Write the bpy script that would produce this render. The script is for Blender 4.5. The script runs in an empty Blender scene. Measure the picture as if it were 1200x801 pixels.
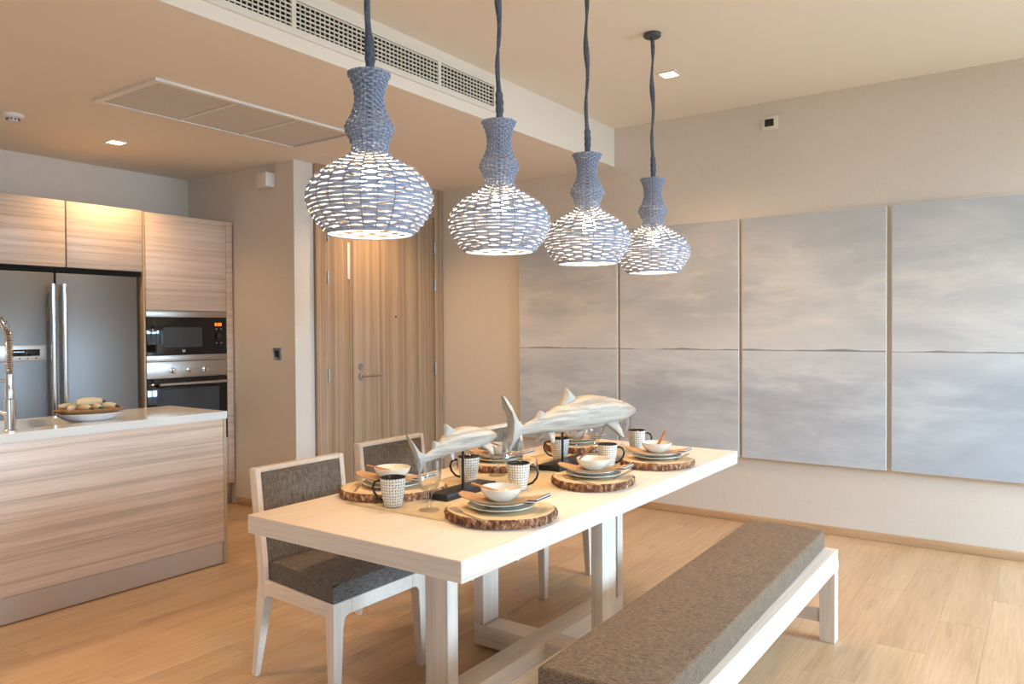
import bpy, bmesh, math, random
from mathutils import Vector, Matrix
random.seed(7)
S = bpy.context.scene
COL = S.collection
PI = math.pi

# ------------------------------------------------------------ camera
F_PX, YAW, PIT, ROL = 893.42, math.radians(35.205), math.radians(-.9588), math.radians(-.3325)
fw = Vector((-math.sin(YAW)*math.cos(PIT), math.cos(YAW)*math.cos(PIT), math.sin(PIT)))
rt = Vector((math.cos(YAW), math.sin(YAW), 0)); up = rt.cross(fw)
R2 = math.cos(ROL)*rt + math.sin(ROL)*up; U2 = -math.sin(ROL)*rt + math.cos(ROL)*up
cam = bpy.data.cameras.new('camera'); co = bpy.data.objects.new('camera', cam); COL.objects.link(co)
m = Matrix((R2, U2, -fw)).transposed().to_4x4(); m.translation = Vector((0, 0, 1.35)); co.matrix_world = m
cam.sensor_width = 36; cam.sensor_fit = 'HORIZONTAL'; cam.lens = F_PX/1200*36; cam.clip_start = .05
S.camera = co

# ------------------------------------------------------------ light and exposure
S.view_settings.view_transform = 'Standard'; S.view_settings.look = 'None'
S.view_settings.exposure = 0.47; S.view_settings.gamma = 1; S.view_settings.use_curve_mapping = False
S.cycles.use_denoising = True
S.cycles.max_bounces = 10; S.cycles.transparent_max_bounces = 12; S.cycles.sample_clamp_indirect = 6
W = bpy.data.worlds.new('sky'); S.world = W; W.use_nodes = True
bg = W.node_tree.nodes['Background']; bg.inputs[0].default_value = (.72, .86, 1, 1); bg.inputs[1].default_value = 1.6
def area(name, loc, rot, sx, sy, power, color):
    l = bpy.data.lights.new(name, 'AREA'); l.shape = 'RECTANGLE'; l.size = sx; l.size_y = sy; l.energy = power; l.color = color
    o = bpy.data.objects.new(name, l); COL.objects.link(o); o.location = loc; o.rotation_euler = rot; return o
DAY = (.49, .75, 1.0)
area('window_daylight', (3.9, 3.8, 2.9), (0, math.radians(57), 0), 2.6, 3.4, 1330, DAY)
area('window_daylight', (3.9, -1.9, 2.9), (0, math.radians(56), 0), 2.6, 3.6, 620, DAY)
WARM = (1, .63, .31); WARM2 = (1, .64, .31)
def point(name, loc, power, color, r=.03, parent=None):
    l = bpy.data.lights.new(name, 'POINT'); l.energy = power; l.color = color; l.shadow_soft_size = r
    o = bpy.data.objects.new(name, l); COL.objects.link(o); o.location = loc; o.parent = parent; return o
def spot(name, loc, power, color, ang=120, blend=.9, r=.04):
    l = bpy.data.lights.new(name, 'SPOT'); l.energy = power; l.color = color; l.spot_size = math.radians(ang); l.spot_blend = blend; l.shadow_soft_size = r
    o = bpy.data.objects.new(name, l); COL.objects.link(o); o.location = loc; return o

# ------------------------------------------------------------ materials
def mat(name, color=(.8, .8, .8), rough=.5, metal=0, **kw):
    m = bpy.data.materials.new(name); m.use_nodes = True
    b = m.node_tree.nodes['Principled BSDF']
    b.inputs['Base Color'].default_value = (*color, 1); b.inputs['Roughness'].default_value = rough; b.inputs['Metallic'].default_value = metal
    for k, v in kw.items(): b.inputs[k.replace('_', ' ')].default_value = v
    return m
class N:
    def __init__(s, m): s.m = m; s.t = m.node_tree; s.b = s.t.nodes['Principled BSDF']
    def n(s, typ, **kw):
        x = s.t.nodes.new(typ)
        for k, v in kw.items(): setattr(x, k, v)
        return x
    def l(s, a, b): s.t.links.new(a, b)
    def coords(s, scale, kind='Object', rnd=True):
        tc = s.n('ShaderNodeTexCoord'); src = tc.outputs[kind]
        if rnd:
            oi = s.n('ShaderNodeObjectInfo'); mu = s.n('ShaderNodeMath', operation='MULTIPLY'); mu.inputs[1].default_value = 37
            s.l(oi.outputs['Random'], mu.inputs[0]); va = s.n('ShaderNodeVectorMath', operation='ADD')
            s.l(src, va.inputs[0]); s.l(mu.outputs[0], va.inputs[1]); src = va.outputs[0]
        mp = s.n('ShaderNodeMapping'); mp.inputs['Scale'].default_value = scale; s.l(src, mp.inputs['Vector']); return mp.outputs[0]
    def noise(s, vec, scale=1, detail=4, rough=.55, dist=0):
        x = s.n('ShaderNodeTexNoise'); x.inputs['Scale'].default_value = scale; x.inputs['Detail'].default_value = detail
        x.inputs['Roughness'].default_value = rough; x.inputs['Distortion'].default_value = dist; s.l(vec, x.inputs['Vector']); return x.outputs['Fac']
    def ramp(s, fac, stops):
        x = s.n('ShaderNodeValToRGB'); e = x.color_ramp.elements
        while len(e) > 1: e.remove(e[-1])
        e[0].position = stops[0][0]; e[0].color = (*stops[0][1], 1)
        for p, c in stops[1:]:
            q = e.new(p); q.color = (*c, 1)
        s.l(fac, x.inputs[0]); return x.outputs[0]
    def mix(s, fac, a, b, mode='MIX'):
        x = s.n('ShaderNodeMix', data_type='RGBA', blend_type=mode)
        for i, v in ((0, fac), (6, a), (7, b)):
            if isinstance(v, (int, float)): x.inputs[i].default_value = v
            elif isinstance(v, tuple): x.inputs[i].default_value = (*v, 1)
            else: s.l(v, x.inputs[i])
        return x.outputs[2]
    def math(s, op, a, b=None):
        x = s.n('ShaderNodeMath', operation=op)
        for i, v in ((0, a), (1, b)):
            if v is None: continue
            if isinstance(v, (int, float)): x.inputs[i].default_value = v
            else: s.l(v, x.inputs[i])
        return x.outputs[0]
    def bump(s, h, strength=.2, dist=.002):
        x = s.n('ShaderNodeBump'); x.inputs['Strength'].default_value = strength; x.inputs['Distance'].default_value = dist
        s.l(h, x.inputs['Height']); s.l(x.outputs[0], s.b.inputs['Normal'])
    def color(s, c): s.l(c, s.b.inputs['Base Color'])
def wood(name, light, mid, dark, axis, rough=.45, across=22, fine=120, var=0, contrast=1, knots=False, along=.9):
    m = mat(name, rough=rough); k = N(m)
    i = 'xyz'.index(axis)
    def sc(al, ac): v = [ac]*3; v[i] = al; return tuple(v)
    a = k.noise(k.coords(sc(along, across)), 1, 5, .55, .4)
    w = .17*contrast
    c = k.ramp(a, [(.5-w, dark), (.5, mid), (.5+w, light)])
    f = k.noise(k.coords(sc(4, fine)), 1, 3)
    c = k.mix(.35, c, k.ramp(f, [(.3, tuple(x*.72 for x in mid)), (.62, tuple(min(1, x*1.1) for x in light))]), 'MIX')
    if knots:
        kn = k.noise(k.coords(sc(1.6, 7)), 1, 2)
        c = k.mix(k.ramp(kn, [(.70, (0, 0, 0)), (.78, (.55, .55, .55))]), c, tuple(x*.45 for x in dark))
    if var:
        oi = k.n('ShaderNodeObjectInfo'); mr = k.n('ShaderNodeMapRange'); mr.inputs[3].default_value = 1-var; mr.inputs[4].default_value = 1+var
        k.l(oi.outputs['Random'], mr.inputs[0]); cc = k.n('ShaderNodeCombineColor')
        for q in range(3): k.l(mr.outputs[0], cc.inputs[q])
        c = k.mix(1.0, c, cc.outputs[0], 'MULTIPLY')
    k.color(c); k.bump(f, .12, .001); return m
WO = ((.80, .69, .59), (.74, .63, .53), (.65, .53, .43))
M = {}
for ax in 'xyz': M['oak_'+ax] = wood('white_oak_'+ax, *WO, ax, .42, 26, 150, contrast=2.2)
M['plank'] = wood('floor_oak', (.58, .38, .22), (.50, .31, .165), (.40, .23, .115), 'y', .33, 9, 90, var=.05, contrast=1.3, knots=True)
M['lam_y'] = wood('laminate', (.76, .60, .48), (.67, .50, .38), (.47, .33, .24), 'y', .35, 46, 230, contrast=.9, along=.35)
M['door_z'] = wood('door_veneer', (.46, .325, .21), (.36, .24, .148), (.215, .133, .078), 'z', .4, 34, 190, contrast=.75, along=.22)
M['edge'] = mat('laminate_edge', (.48, .35, .23), .45)
M['base'] = wood('baseboard_oak', (.58, .38, .22), (.50, .31, .165), (.42, .25, .13), 'x', .4, 20, 90)

m = M['wall'] = mat('wallpaper', rough=.75); k = N(m)
a = k.noise(k.coords((12, 12, 160), rnd=False), 1, 3); b_ = k.noise(k.coords((140, 140, 14), rnd=False), 1, 3)
wv = k.math('ADD', a, b_)
k.color(k.ramp(wv, [(.7, (.66, .60, .53)), (1.3, (.70, .64, .57))])); k.bump(wv, .18, .002)
M['ceil'] = mat('ceiling_paint', (.84, .78, .69), .8)
M['white'] = mat('white_plastic', (.78, .76, .72), .4)
M['grille'] = mat('grille_cream', (.78, .75, .66), .45)
M['louvre'] = mat('louvre_grey', (.60, .575, .53), .5); M['louvre_gap'] = mat('louvre_gap', (.22, .2, .18), .8)
M['black'] = mat('black_plastic', (.012, .012, .014), .35)
M['void'] = mat('duct_dark', (.01, .009, .008), .9)
M['chrome'] = mat('chrome', (.78, .78, .8), .12, 1)
M['satin'] = mat('satin_steel', (.50, .48, .46), .32, 1)
m = M['steel'] = mat('brushed_steel', (.25, .25, .25), .5, 1); k = N(m)
k.bump(k.noise(k.coords((1, 300, 3)), 1, 2), .06, .0005)
M['alu'] = mat('kick_aluminium', (.62, .59, .56), .42, 1)
M['counter'] = mat('white_quartz', (.82, .80, .75), .08)
M['glass_black'] = mat('black_glass', (.006, .007, .008), .05)
M['glass_grey'] = mat('oven_window', (.045, .05, .055), .06)
M['disp'] = mat('orange_digits', (0, 0, 0)); M['disp'].node_tree.nodes['Principled BSDF'].inputs['Emission Color'].default_value = (1, .12, .01, 1); M['disp'].node_tree.nodes['Principled BSDF'].inputs['Emission Strength'].default_value = 4
def fabric(name, c1, c2, ax=(300, 300, 40), rough=.85):
    m = mat(name, rough=rough); k = N(m)
    a = k.noise(k.coords(ax), 1, 3); b = k.noise(k.coords((ax[1], ax[2], ax[0])), 1, 2); c = k.noise(k.coords((25, 25, 25)), 1, 3)
    s = k.math('ADD', k.math('MULTIPLY', a, .68), k.math('ADD', k.math('MULTIPLY', b, .25), k.math('MULTIPLY', c, .07)))
    k.color(k.ramp(s, [(.38, c1), (.62, c2)])); k.bump(s, .5, .0015)
    return m
M['back_fab'] = fabric('grey_weave_upright', (.065, .050, .038), (.22, .178, .145), (320, 320, 14))
M['seat_fab'] = fabric('grey_weave_seat', (.050, .040, .034), (.18, .150, .13), (300, 40, 300))
M['bench_fab'] = fabric('grey_brown_weave', (.060, .040, .026), (.265, .18, .118), (80, 430, 430))
M['napkin'] = mat('tan_napkin', (.52, .33, .19), .85)
m = M['hem'] = mat('striped_hem', rough=.85); k = N(m)
w_ = k.n('ShaderNodeTexWave'); w_.inputs['Scale'].default_value = 38; w_.bands_direction = 'Z'; tc = k.n('ShaderNodeTexCoord'); k.l(tc.outputs['Object'], w_.inputs[0])
k.color(k.ramp(w_.outputs['Fac'], [(.45, (.02, .018, .022)), (.55, (.6, .56, .54))]))
m = M['runner'] = mat('linen_runner', rough=.9); k = N(m)
a = k.noise(k.coords((30, 220, 30)), 1, 3); w_ = k.n('ShaderNodeTexWave'); w_.inputs['Scale'].default_value = 14; w_.bands_direction = 'Y'; w_.inputs['Distortion'].default_value = .6
tc = k.n('ShaderNodeTexCoord'); k.l(tc.outputs['Object'], w_.inputs[0])
c = k.ramp(a, [(.35, (.52, .40, .24)), (.65, (.68, .56, .38))]); c = k.mix(k.math('MULTIPLY', w_.outputs['Fac'], .25), c, (.40, .29, .16)); k.color(c); k.bump(a, .4, .001)
m = M['slab'] = mat('cut_wood_face', rough=.6); k = N(m)
tc = k.n('ShaderNodeTexCoord'); w_ = k.n('ShaderNodeTexWave', wave_type='RINGS', rings_direction='Z'); w_.inputs['Scale'].default_value = 9; w_.inputs['Distortion'].default_value = 2.5; w_.inputs['Detail'].default_value = 3
k.l(tc.outputs['Object'], w_.inputs[0]); k.color(k.ramp(w_.outputs['Fac'], [(0, (.68, .50, .29)), (1, (.74, .57, .35))]))
m = M['bark'] = mat('tree_bark', rough=.9); k = N(m)
a = k.noise(k.coords((75, 75, 40)), 1, 4, .6); k.color(k.ramp(a, [(.36, (.07, .03, .016)), (.5, (.22, .095, .045)), (.58, (.36, .17, .08)), (.66, (.62, .45, .32))])); k.bump(a, 1, .006)
M['china'] = mat('cream_china', (.74, .70, .62), .22)
M['plate'] = mat('grey_green_china', (.62, .59, .50), .25)
M['inner'] = mat('black_glaze', (.012, .012, .014), .15)
m = M['dots'] = mat('dotted_china', (.8, .77, .7), .3); k = N(m)
tc = k.n('ShaderNodeTexCoord'); sp = k.n('ShaderNodeSeparateXYZ'); k.l(tc.outputs['Object'], sp.inputs[0])
ang = k.math('MULTIPLY', k.math('ARCTAN2', sp.outputs[1], sp.outputs[0]), 26/(2*PI)); cv = k.n('ShaderNodeCombineXYZ'); k.l(ang, cv.inputs[0]); k.l(k.math('MULTIPLY', sp.outputs[2], 104), cv.inputs[1])
vo = k.n('ShaderNodeTexVoronoi'); vo.inputs['Scale'].default_value = 1; vo.inputs['Randomness'].default_value = .22; vo.voronoi_dimensions = '2D'; k.l(cv.outputs[0], vo.inputs['Vector'])
k.color(k.mix(k.math('LESS_THAN', vo.outputs['Distance'], .27), (.74, .70, .62), (.17, .15, .14)))
m = M['glass'] = mat('clear_glass', (1, 1, 1), 0); k = N(m); lw = k.n('ShaderNodeLayerWeight'); lw.inputs['Blend'].default_value = .32
tr = k.n('ShaderNodeBsdfTransparent'); tr.inputs[0].default_value = (.95, .96, .97, 1); gl_ = k.n('ShaderNodeBsdfGlossy'); gl_.inputs['Roughness'].default_value = .04; mx = k.n('ShaderNodeMixShader')
k.l(k.math('ADD', k.math('MULTIPLY', lw.outputs['Fresnel'], .38), .03), mx.inputs[0]); k.l(tr.outputs[0], mx.inputs[1]); k.l(gl_.outputs[0], mx.inputs[2]); k.l(mx.outputs[0], k.t.nodes['Material Output'].inputs['Surface'])
m = M['stick'] = mat('cinnamon_bark', rough=.7); k = N(m)
k.color(k.ramp(k.noise(k.coords((30, 160, 160)), 1, 3), [(.35, (.30, .10, .03)), (.65, (.52, .22, .08))]))
m = M['shark'] = mat('whitewashed_wood', rough=.6); k = N(m)
a = k.noise(k.coords((2.5, 34, 60), rnd=False), 1, 3); g_ = k.n('ShaderNodeTexCoord'); sg = k.n('ShaderNodeSeparateXYZ'); k.l(g_.outputs['Generated'], sg.inputs[0])
k.color(k.mix(k.ramp(sg.outputs[0], [(.80, (0, 0, 0)), (.95, (.8, .8, .8))]), k.ramp(a, [(.36, (.29, .26, .22)), (.5, (.43, .39, .33)), (.62, (.50, .46, .40))]), (.34, .25, .17))); k.bump(a, .4, .003)
M['sharkfin'] = mat('whitewashed_fin', (.42, .41, .38), .6)
m = M['reed'] = mat('blue_grey_reed', rough=.6); k = N(m)
a = k.noise(k.coords((60, 60, 30)), 1, 3); k.color(k.ramp(a, [(.3, (.22, .27, .39)), (.7, (.36, .43, .58))]))
tl = k.n('ShaderNodeBsdfTranslucent'); tl.inputs[0].default_value = (.55, .60, .72, 1); mx = k.n('ShaderNodeMixShader'); mx.inputs[0].default_value = .12
k.l(k.b.outputs[0], mx.inputs[1]); k.l(tl.outputs[0], mx.inputs[2]); k.l(mx.outputs[0], k.t.nodes['Material Output'].inputs['Surface'])
M['stake'] = mat('dark_stake', (.17, .19, .25), .7)
M['cord'] = fabric('blue_cord_cloth', (.05, .057, .076), (.12, .135, .175), (200, 200, 60))
M['canopy'] = mat('dark_canopy', (.07, .08, .09), .5)
def emit(name, c, s):
    m = mat(name, (0, 0, 0)); b = m.node_tree.nodes['Principled BSDF']; b.inputs['Emission Color'].default_value = (*c, 1); b.inputs['Emission Strength'].default_value = s; return m
M['bulb'] = emit('lit_bulb', (1, .72, .40), 25)
M['led'] = emit('lit_downlight', (1, .70, .32), 6)
m = M['art'] = mat('seascape_paint', rough=.7); k = N(m)
g = k.n('ShaderNodeTexCoord'); sp = k.n('ShaderNodeSeparateXYZ'); k.l(g.outputs['Object'], sp.inputs[0])
X_, Z_ = sp.outputs[0], sp.outputs[2]
c1 = k.noise(k.coords((.9, 1, 3.0), rnd=False), 1, 6, .55, .5); c2 = k.noise(k.coords((2.4, 1, 9), rnd=False), 1, 6, .62, .35); c3 = k.noise(k.coords((9, 1, 40), rnd=False), 1, 4, .6, .4)
mr = k.n('ShaderNodeMapRange'); mr.inputs[1].default_value = -3.6; mr.inputs[2].default_value = .1; k.l(X_, mr.inputs[0])
warm = k.mix(mr.outputs[0], (.74, .68, .61), (.66, .69, .71))
sky = k.mix(k.ramp(c1, [(.40, (0, 0, 0)), (.64, (1, 1, 1))]), (.50, .52, .545), warm)
sky = k.mix(k.ramp(c2, [(.48, (0, 0, 0)), (.70, (.6, .6, .6))]), sky, (.80, .78, .75))
# cloud bank along the upper edge
ub = k.n('ShaderNodeMapRange'); ub.inputs[1].default_value = 1.75; ub.inputs[2].default_value = 2.12; k.l(Z_, ub.inputs[0])
sky = k.mix(k.math('MULTIPLY', k.math('MULTIPLY', ub.outputs[0], c2), 1.1), sky, (.36, .40, .44))
hz = k.n('ShaderNodeMapRange'); hz.inputs[1].default_value = 1.5; hz.inputs[2].default_value = 1.2; k.l(Z_, hz.inputs[0])
sky = k.mix(k.math('MULTIPLY', hz.outputs[0], .65), sky, (.74, .75, .77))
sea = k.mix(k.ramp(c2, [(.40, (0, 0, 0)), (.60, (1, 1, 1))]), (.54, .58, .63), (.72, .75, .78))
sea = k.mix(k.ramp(c3, [(.5, (0, 0, 0)), (.72, (.5, .5, .5))]), sea, (.76, .77, .79))
dz = k.n('ShaderNodeMapRange'); dz.inputs[1].default_value = 1.1; dz.inputs[2].default_value = .45; k.l(Z_, dz.inputs[0])
sea = k.mix(k.math('MULTIPLY', dz.outputs[0], .45), sea, (.40, .46, .55))
rb_ = k.n('ShaderNodeMapRange'); rb_.inputs[1].default_value = -1.2; rb_.inputs[2].default_value = .1; k.l(X_, rb_.inputs[0])
sky = k.mix(k.math('MULTIPLY', k.math('MULTIPLY', rb_.outputs[0], k.ramp(c1, [(.35, (1, 1, 1)), (.58, (0, 0, 0))])), .6), sky, (.36, .43, .48))
sea = k.mix(k.math('MULTIPLY', rb_.outputs[0], .65), sea, (.42, .50, .58))
sea = k.mix(k.ramp(c1, [(.40, (.75, .75, .75)), (.56, (0, 0, 0))]), sea, (.40, .44, .51))
h2 = k.n('ShaderNodeMapRange'); h2.inputs[1].default_value = 1.0; h2.inputs[2].default_value = 1.19; k.l(Z_, h2.inputs[0]); sea = k.mix(k.math('MULTIPLY', h2.outputs[0], .7), sea, (.66, .69, .72))
land = k.noise(k.coords((2.2, 0, 0), rnd=False), 1, 3)
zrel = k.math('SUBTRACT', Z_, 1.197)
pic = k.mix(k.math('GREATER_THAN', zrel, 0), sea, sky)
lh = k.math('MULTIPLY', k.math('SUBTRACT', land, .40), .055)
onl = k.math('MULTIPLY', k.math('GREATER_THAN', zrel, -.003), k.math('LESS_THAN', zrel, lh))
pic = k.mix(k.math('MULTIPLY', onl, .8), pic, (.17, .19, .20)); k.color(pic)
M['canvas'] = mat('canvas_edge', (.76, .74, .70), .8)
M['leaf'] = mat('green_leaf', (.03, .08, .02), .6)
M['roll'] = mat('cream_roll', (.70, .55, .34), .6)
M['mat'] = mat('woven_brown', (.36, .19, .08), .8)
M['china_w'] = mat('white_china', (.74, .75, .78), .2)
M['silver'] = mat('steel_cutlery', (.66, .60, .54), .25, 1)

# ------------------------------------------------------------ mesh helpers
class MB:
    def __init__(s): s.bm = bmesh.new()
    def box(s, lo, hi):
        v = [s.bm.verts.new((x, y, z)) for z in (lo[2], hi[2]) for y in (lo[1], hi[1]) for x in (lo[0], hi[0])]
        for f in ((0, 2, 3, 1), (4, 5, 7, 6), (0, 1, 5, 4), (2, 6, 7, 3), (0, 4, 6, 2), (1, 3, 7, 5)): s.bm.faces.new([v[i] for i in f])
        return v
    def prism(s, poly, axis, lo, hi):
        def P(a, b, c): return {'x': (c, a, b), 'y': (a, c, b), 'z': (a, b, c)}[axis]
        A = [s.bm.verts.new(P(a, b, lo)) for a, b in poly]; B = [s.bm.verts.new(P(a, b, hi)) for a, b in poly]
        n = len(poly); s.bm.faces.new(A); s.bm.faces.new(B[::-1])
        for i in range(n): s.bm.faces.new((A[i], A[(i+1) % n], B[(i+1) % n], B[i]))
        return A, B
    def lathe(s, prof, n=32, c=(0, 0, 0), a=0, close=False):
        rings = []
        for r, z in prof:
            if r < 1e-6: rings.append([s.bm.verts.new((c[0], c[1], c[2]+z))])
            else: rings.append([s.bm.verts.new((c[0]+r*math.cos(a+2*PI*i/n), c[1]+r*math.sin(a+2*PI*i/n), c[2]+z)) for i in range(n)])
        if close: rings.append(rings[0])
        for A, B in zip(rings, rings[1:]):
            for i in range(n):
                j = (i+1) % n
                if len(A) == 1 and len(B) == 1: continue
                if len(A) == 1: s.bm.faces.new((A[0], B[j], B[i]))
                elif len(B) == 1: s.bm.faces.new((A[i], A[j], B[0]))
                else: s.bm.faces.new((A[i], A[j], B[j], B[i]))
        return s
    def tube(s, pts, r, n=10, flat=1, cap=True):
        pts = [Vector(p) for p in pts]; rr = r if isinstance(r, (list, tuple)) else [r]*len(pts); rings = []; prev = None
        for i, p in enumerate(pts):
            t = (pts[min(i+1, len(pts)-1)]-pts[max(i-1, 0)]).normalized()
            u = prev - t*prev.dot(t) if prev else (Vector((0, 0, 1)).cross(t) if abs(t.z) < .9 else Vector((1, 0, 0)).cross(t))
            u.normalize(); prev = u; w = t.cross(u)
            rings.append([s.bm.verts.new(p+u*rr[i]*math.cos(2*PI*k/n)+w*rr[i]*flat*math.sin(2*PI*k/n)) for k in range(n)])
        for A, B in zip(rings, rings[1:]):
            for k in range(n): s.bm.faces.new((A[k], A[(k+1) % n], B[(k+1) % n], B[k]))
        if cap: s.bm.faces.new(rings[0][::-1]); s.bm.faces.new(rings[-1])
        return s
    def mesh(s, name, material, smooth=None, bevel=0, seg=2):
        bmesh.ops.recalc_face_normals(s.bm, faces=s.bm.faces)
        if bevel: bmesh.ops.bevel(s.bm, geom=list(s.bm.edges), offset=bevel, segments=seg, affect='EDGES', profile=.5, clamp_overlap=True)
        me = bpy.data.meshes.new(name); s.bm.to_mesh(me); s.bm.free()
        for mm in (material if isinstance(material, list) else [material]): me.materials.append(mm)
        if smooth is not None:
            for p in me.polygons: p.use_smooth = True
            if smooth: me.set_sharp_from_angle(angle=math.radians(smooth))
        return me
def obj(name, me, parent=None, loc=(0, 0, 0), rz=0):
    o = bpy.data.objects.new(name, me); COL.objects.link(o); o.parent = parent; o.location = loc; o.rotation_euler = (0, 0, rz); return o
def tag(o, label, cat, group=None):
    o['label'] = label; o['category'] = cat
    if group: o['group'] = group
    return o
def thing(name, label, cat, loc=(0, 0, 0), rz=0, group=None): return tag(obj(name, None, None, loc, rz), label, cat, group)
def struct(o): o['kind'] = 'structure'; return o
def stuff(o): o['kind'] = 'stuff'; return o
def lab(o, t): o['label'] = t; return o
def bx(name, lo, hi, material, parent=None, bevel=0, seg=2, smooth=None):
    b = MB(); b.box(lo, hi); return obj(name, b.mesh(name, material, smooth if smooth is not None else (35 if bevel else None), bevel, seg), parent)
def cyl(name, prof, material, parent=None, loc=(0, 0, 0), n=32, smooth=40): return obj(name, MB().lathe(prof, n).mesh(name, material, smooth), parent, loc)
def dup(root, loc, rz=None, label=None):
    r = root.copy(); COL.objects.link(r); r.location = loc
    if rz is not None: r.rotation_euler = (0, 0, rz)
    if label: r['label'] = label
    for ch in list(root.children):
        c = ch.copy(); COL.objects.link(c); c.parent = r
        for g in list(ch.children):
            d = g.copy(); COL.objects.link(d); d.parent = c
    return r

# ------------------------------------------------------------ room shell
YB, XD, YS, XK, XB, ZH, ZL, XR, YF = 5.242, -4.476, 3.614, -5.81, -2.73, 2.875, 2.587, 2.6, -4.5
fl = struct(bx('floor', (XK-.15, YF-.1, -.12), (XR+.15, YB+.12, -.012), M['void']))
struct(bx('floor', (XK, YF, -.012), (1.3, .15, -.0005), M['plank'], fl)); struct(bx('floor', (1.3, YF, -.012), (XR, YB, -.0005), M['plank'], fl))
PW, PL = .19, 1.22
pb = MB(); pb.box((0, 0, -.012), (PW-.0007, PL-.0007, 0)); plank_me = pb.mesh('plank', M['plank'], None, .0004, 1)
x = 1.3-PW; col = 0
while x > XK-PW:
    y0 = .15 - (col*.437) % PL
    while y0 < YB:
        ys, ye = max(y0, .15), min(y0+PL, YB); xs = max(x, XK)
        if ye-ys > .03:
            if ye-ys > PL-.001 and xs == x: obj('plank', plank_me, fl, (x, y0, 0))
            else:
                b = MB(); b.box((xs, ys, -.012), (x+PW-.0007, ye-.0007, 0)); obj('plank', b.mesh('plank', M['plank'], None, .0004, 1), fl)
        y0 += PL
    x -= PW; col += 1
struct(bx('wall_back', (XD, YB, -.1), (XR+.15, YB+.12, ZH+.15), M['wall']))
struct(bx('wall_left', (XK-.15, YS, -.1), (XD, YB+.12, ZH+.15), M['wall']))
struct(bx('wall_kitchen', (XK-.15, YF-.1, -.1), (XK, YS, ZH+.15), M['wall']))
struct(bx('wall_front', (XK, YF-.12, -.1), (XR+.15, YF, ZH+.15), M['wall']))
b = MB(); wy0, wy1, wz0, wz1 = 2.2, 5.15, .05, 2.25
b.box((XR, YF, -.1), (XR+.15, -3.6, ZH+.15)); b.box((XR, -.4, -.1), (XR+.15, wy0, ZH+.15)); b.box((XR, wy1, -.1), (XR+.15, YB, ZH+.15)); 
for q0, q1 in ((wy0, wy1), (-3.6, -.4)): b.box((XR, q0, -.1), (XR+.15, q1, wz0)); b.box((XR, q0, wz1), (XR+.15, q1, ZH+.15))
struct(obj('wall_right', b.mesh('wall_right', M['wall'])))
wn = struct(obj('window_1', None)); M['pane'] = mat('window_glass', (1, 1, 1), 0); k = N(M['pane']); tr = k.n('ShaderNodeBsdfTransparent'); gl_ = k.n('ShaderNodeBsdfGlossy'); gl_.inputs['Roughness'].default_value = .02; mx = k.n('ShaderNodeMixShader'); mx.inputs[0].default_value = .06; k.l(tr.outputs[0], mx.inputs[1]); k.l(gl_.outputs[0], mx.inputs[2]); k.l(mx.outputs[0], k.t.nodes['Material Output'].inputs['Surface'])
for a, c in [(wy0+(wy1-wy0)*i/4, wy0+(wy1-wy0)*(i+1)/4) for i in range(4)]+[(-3.6, -2.0), (-2.0, -.4)]:
    b = MB(); f_ = .05
    b.box((XR+.06, a, wz0), (XR+.11, a+f_, wz1)); b.box((XR+.06, c-f_, wz0), (XR+.11, c, wz1)); b.box((XR+.06, a+f_, wz0), (XR+.11, c-f_, wz0+f_)); b.box((XR+.06, a+f_, wz1-f_), (XR+.11, c-f_, wz1))
    fr = obj('sash', b.mesh('sash', M['white']), wn); bx('pane', (XR+.08, a+f_, wz0+f_), (XR+.086, c-f_, wz1-f_), M['pane'], wn)
struct(bx('ceiling', (XB, YF, ZH), (XR, YB, ZH+.15), M['ceil']))
struct(bx('ceiling', (XK, YF, ZL), (XB, YS, ZH+.15), M['ceil']))
struct(bx('ceiling', (XD, YS, ZL), (XB, YB, ZH+.15), M['ceil']))
struct(bx('baseboard_back', (XD+.02, YB-.012, 0), (XR, YB, .057), M['base'], None, .003))
struct(bx('baseboard_left', (XK+.62, YS-.012, 0), (XD+.012, YS, .057), M['base'], None, .003))

# entrance door
dr = struct(obj('door_1', None))
b = MB(); b.box((XD, 3.79, 0), (XD+.03, 3.897, 2.587)); b.box((XD, 5.125, 0), (XD+.03, 5.232, 2.587)); b.box((XD, 3.897, 2.335), (XD+.028, 5.125, 2.587))
lab(obj('door_frame', b.mesh('door_frame', M['door_z'], None), dr), 'wide wood veneer door frame reaching the ceiling')
bx('narrow_leaf', (XD, 3.902, .008), (XD+.018, 4.154, 2.329), M['door_z'], dr, .002); bx('door_leaf', (XD, 4.159, .008), (XD+.018, 5.120, 2.329), M['door_z'], dr, .002)
def hinge(y, z):
    b = MB(); b.box((XD+.018, y-.012, z-.05), (XD+.024, y+.012, z+.05)); b.lathe([(0, -.05), (.007, -.05), (.007, .05), (0, .05)], 10, (XD+.034, y, z)); obj('hinge', b.mesh('hinge', M['satin'], 40), dr)
for z in (2.07, 1.745, 1.01): hinge(5.1225, z)
for z in (2.07, 1.748, 1.007): hinge(3.8995, z)
lab(bx('flush_bolt', (XD+.018, 4.105, 1.746), (XD+.024, 4.128, 2.03), M['white'], dr, .002), 'pale flush bolt plate on the narrow leaf')
b = MB()
for z, r in ((1.063, .024), (.983, .026)):
    b.tube([(XD+.018, 4.237, z), (XD+.03, 4.237, z)], r, 24)
b.tube([(XD+.018, 4.237, .983), (XD+.06, 4.237, .983)], .009, 12); b.tube([(XD+.06, 4.230, .983), (XD+.062, 4.32, .984), (XD+.06, 4.415, .982)], [.010, .010, .008], 12, .7)
obj('door_handle', b.mesh('door_handle', M['satin'], 40), dr)
obj('peephole', MB().tube([(XD+.018, 4.64, 1.459), (XD+.022, 4.64, 1.459)], .008, 14).mesh('peephole', M['black'], 40), dr)

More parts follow.
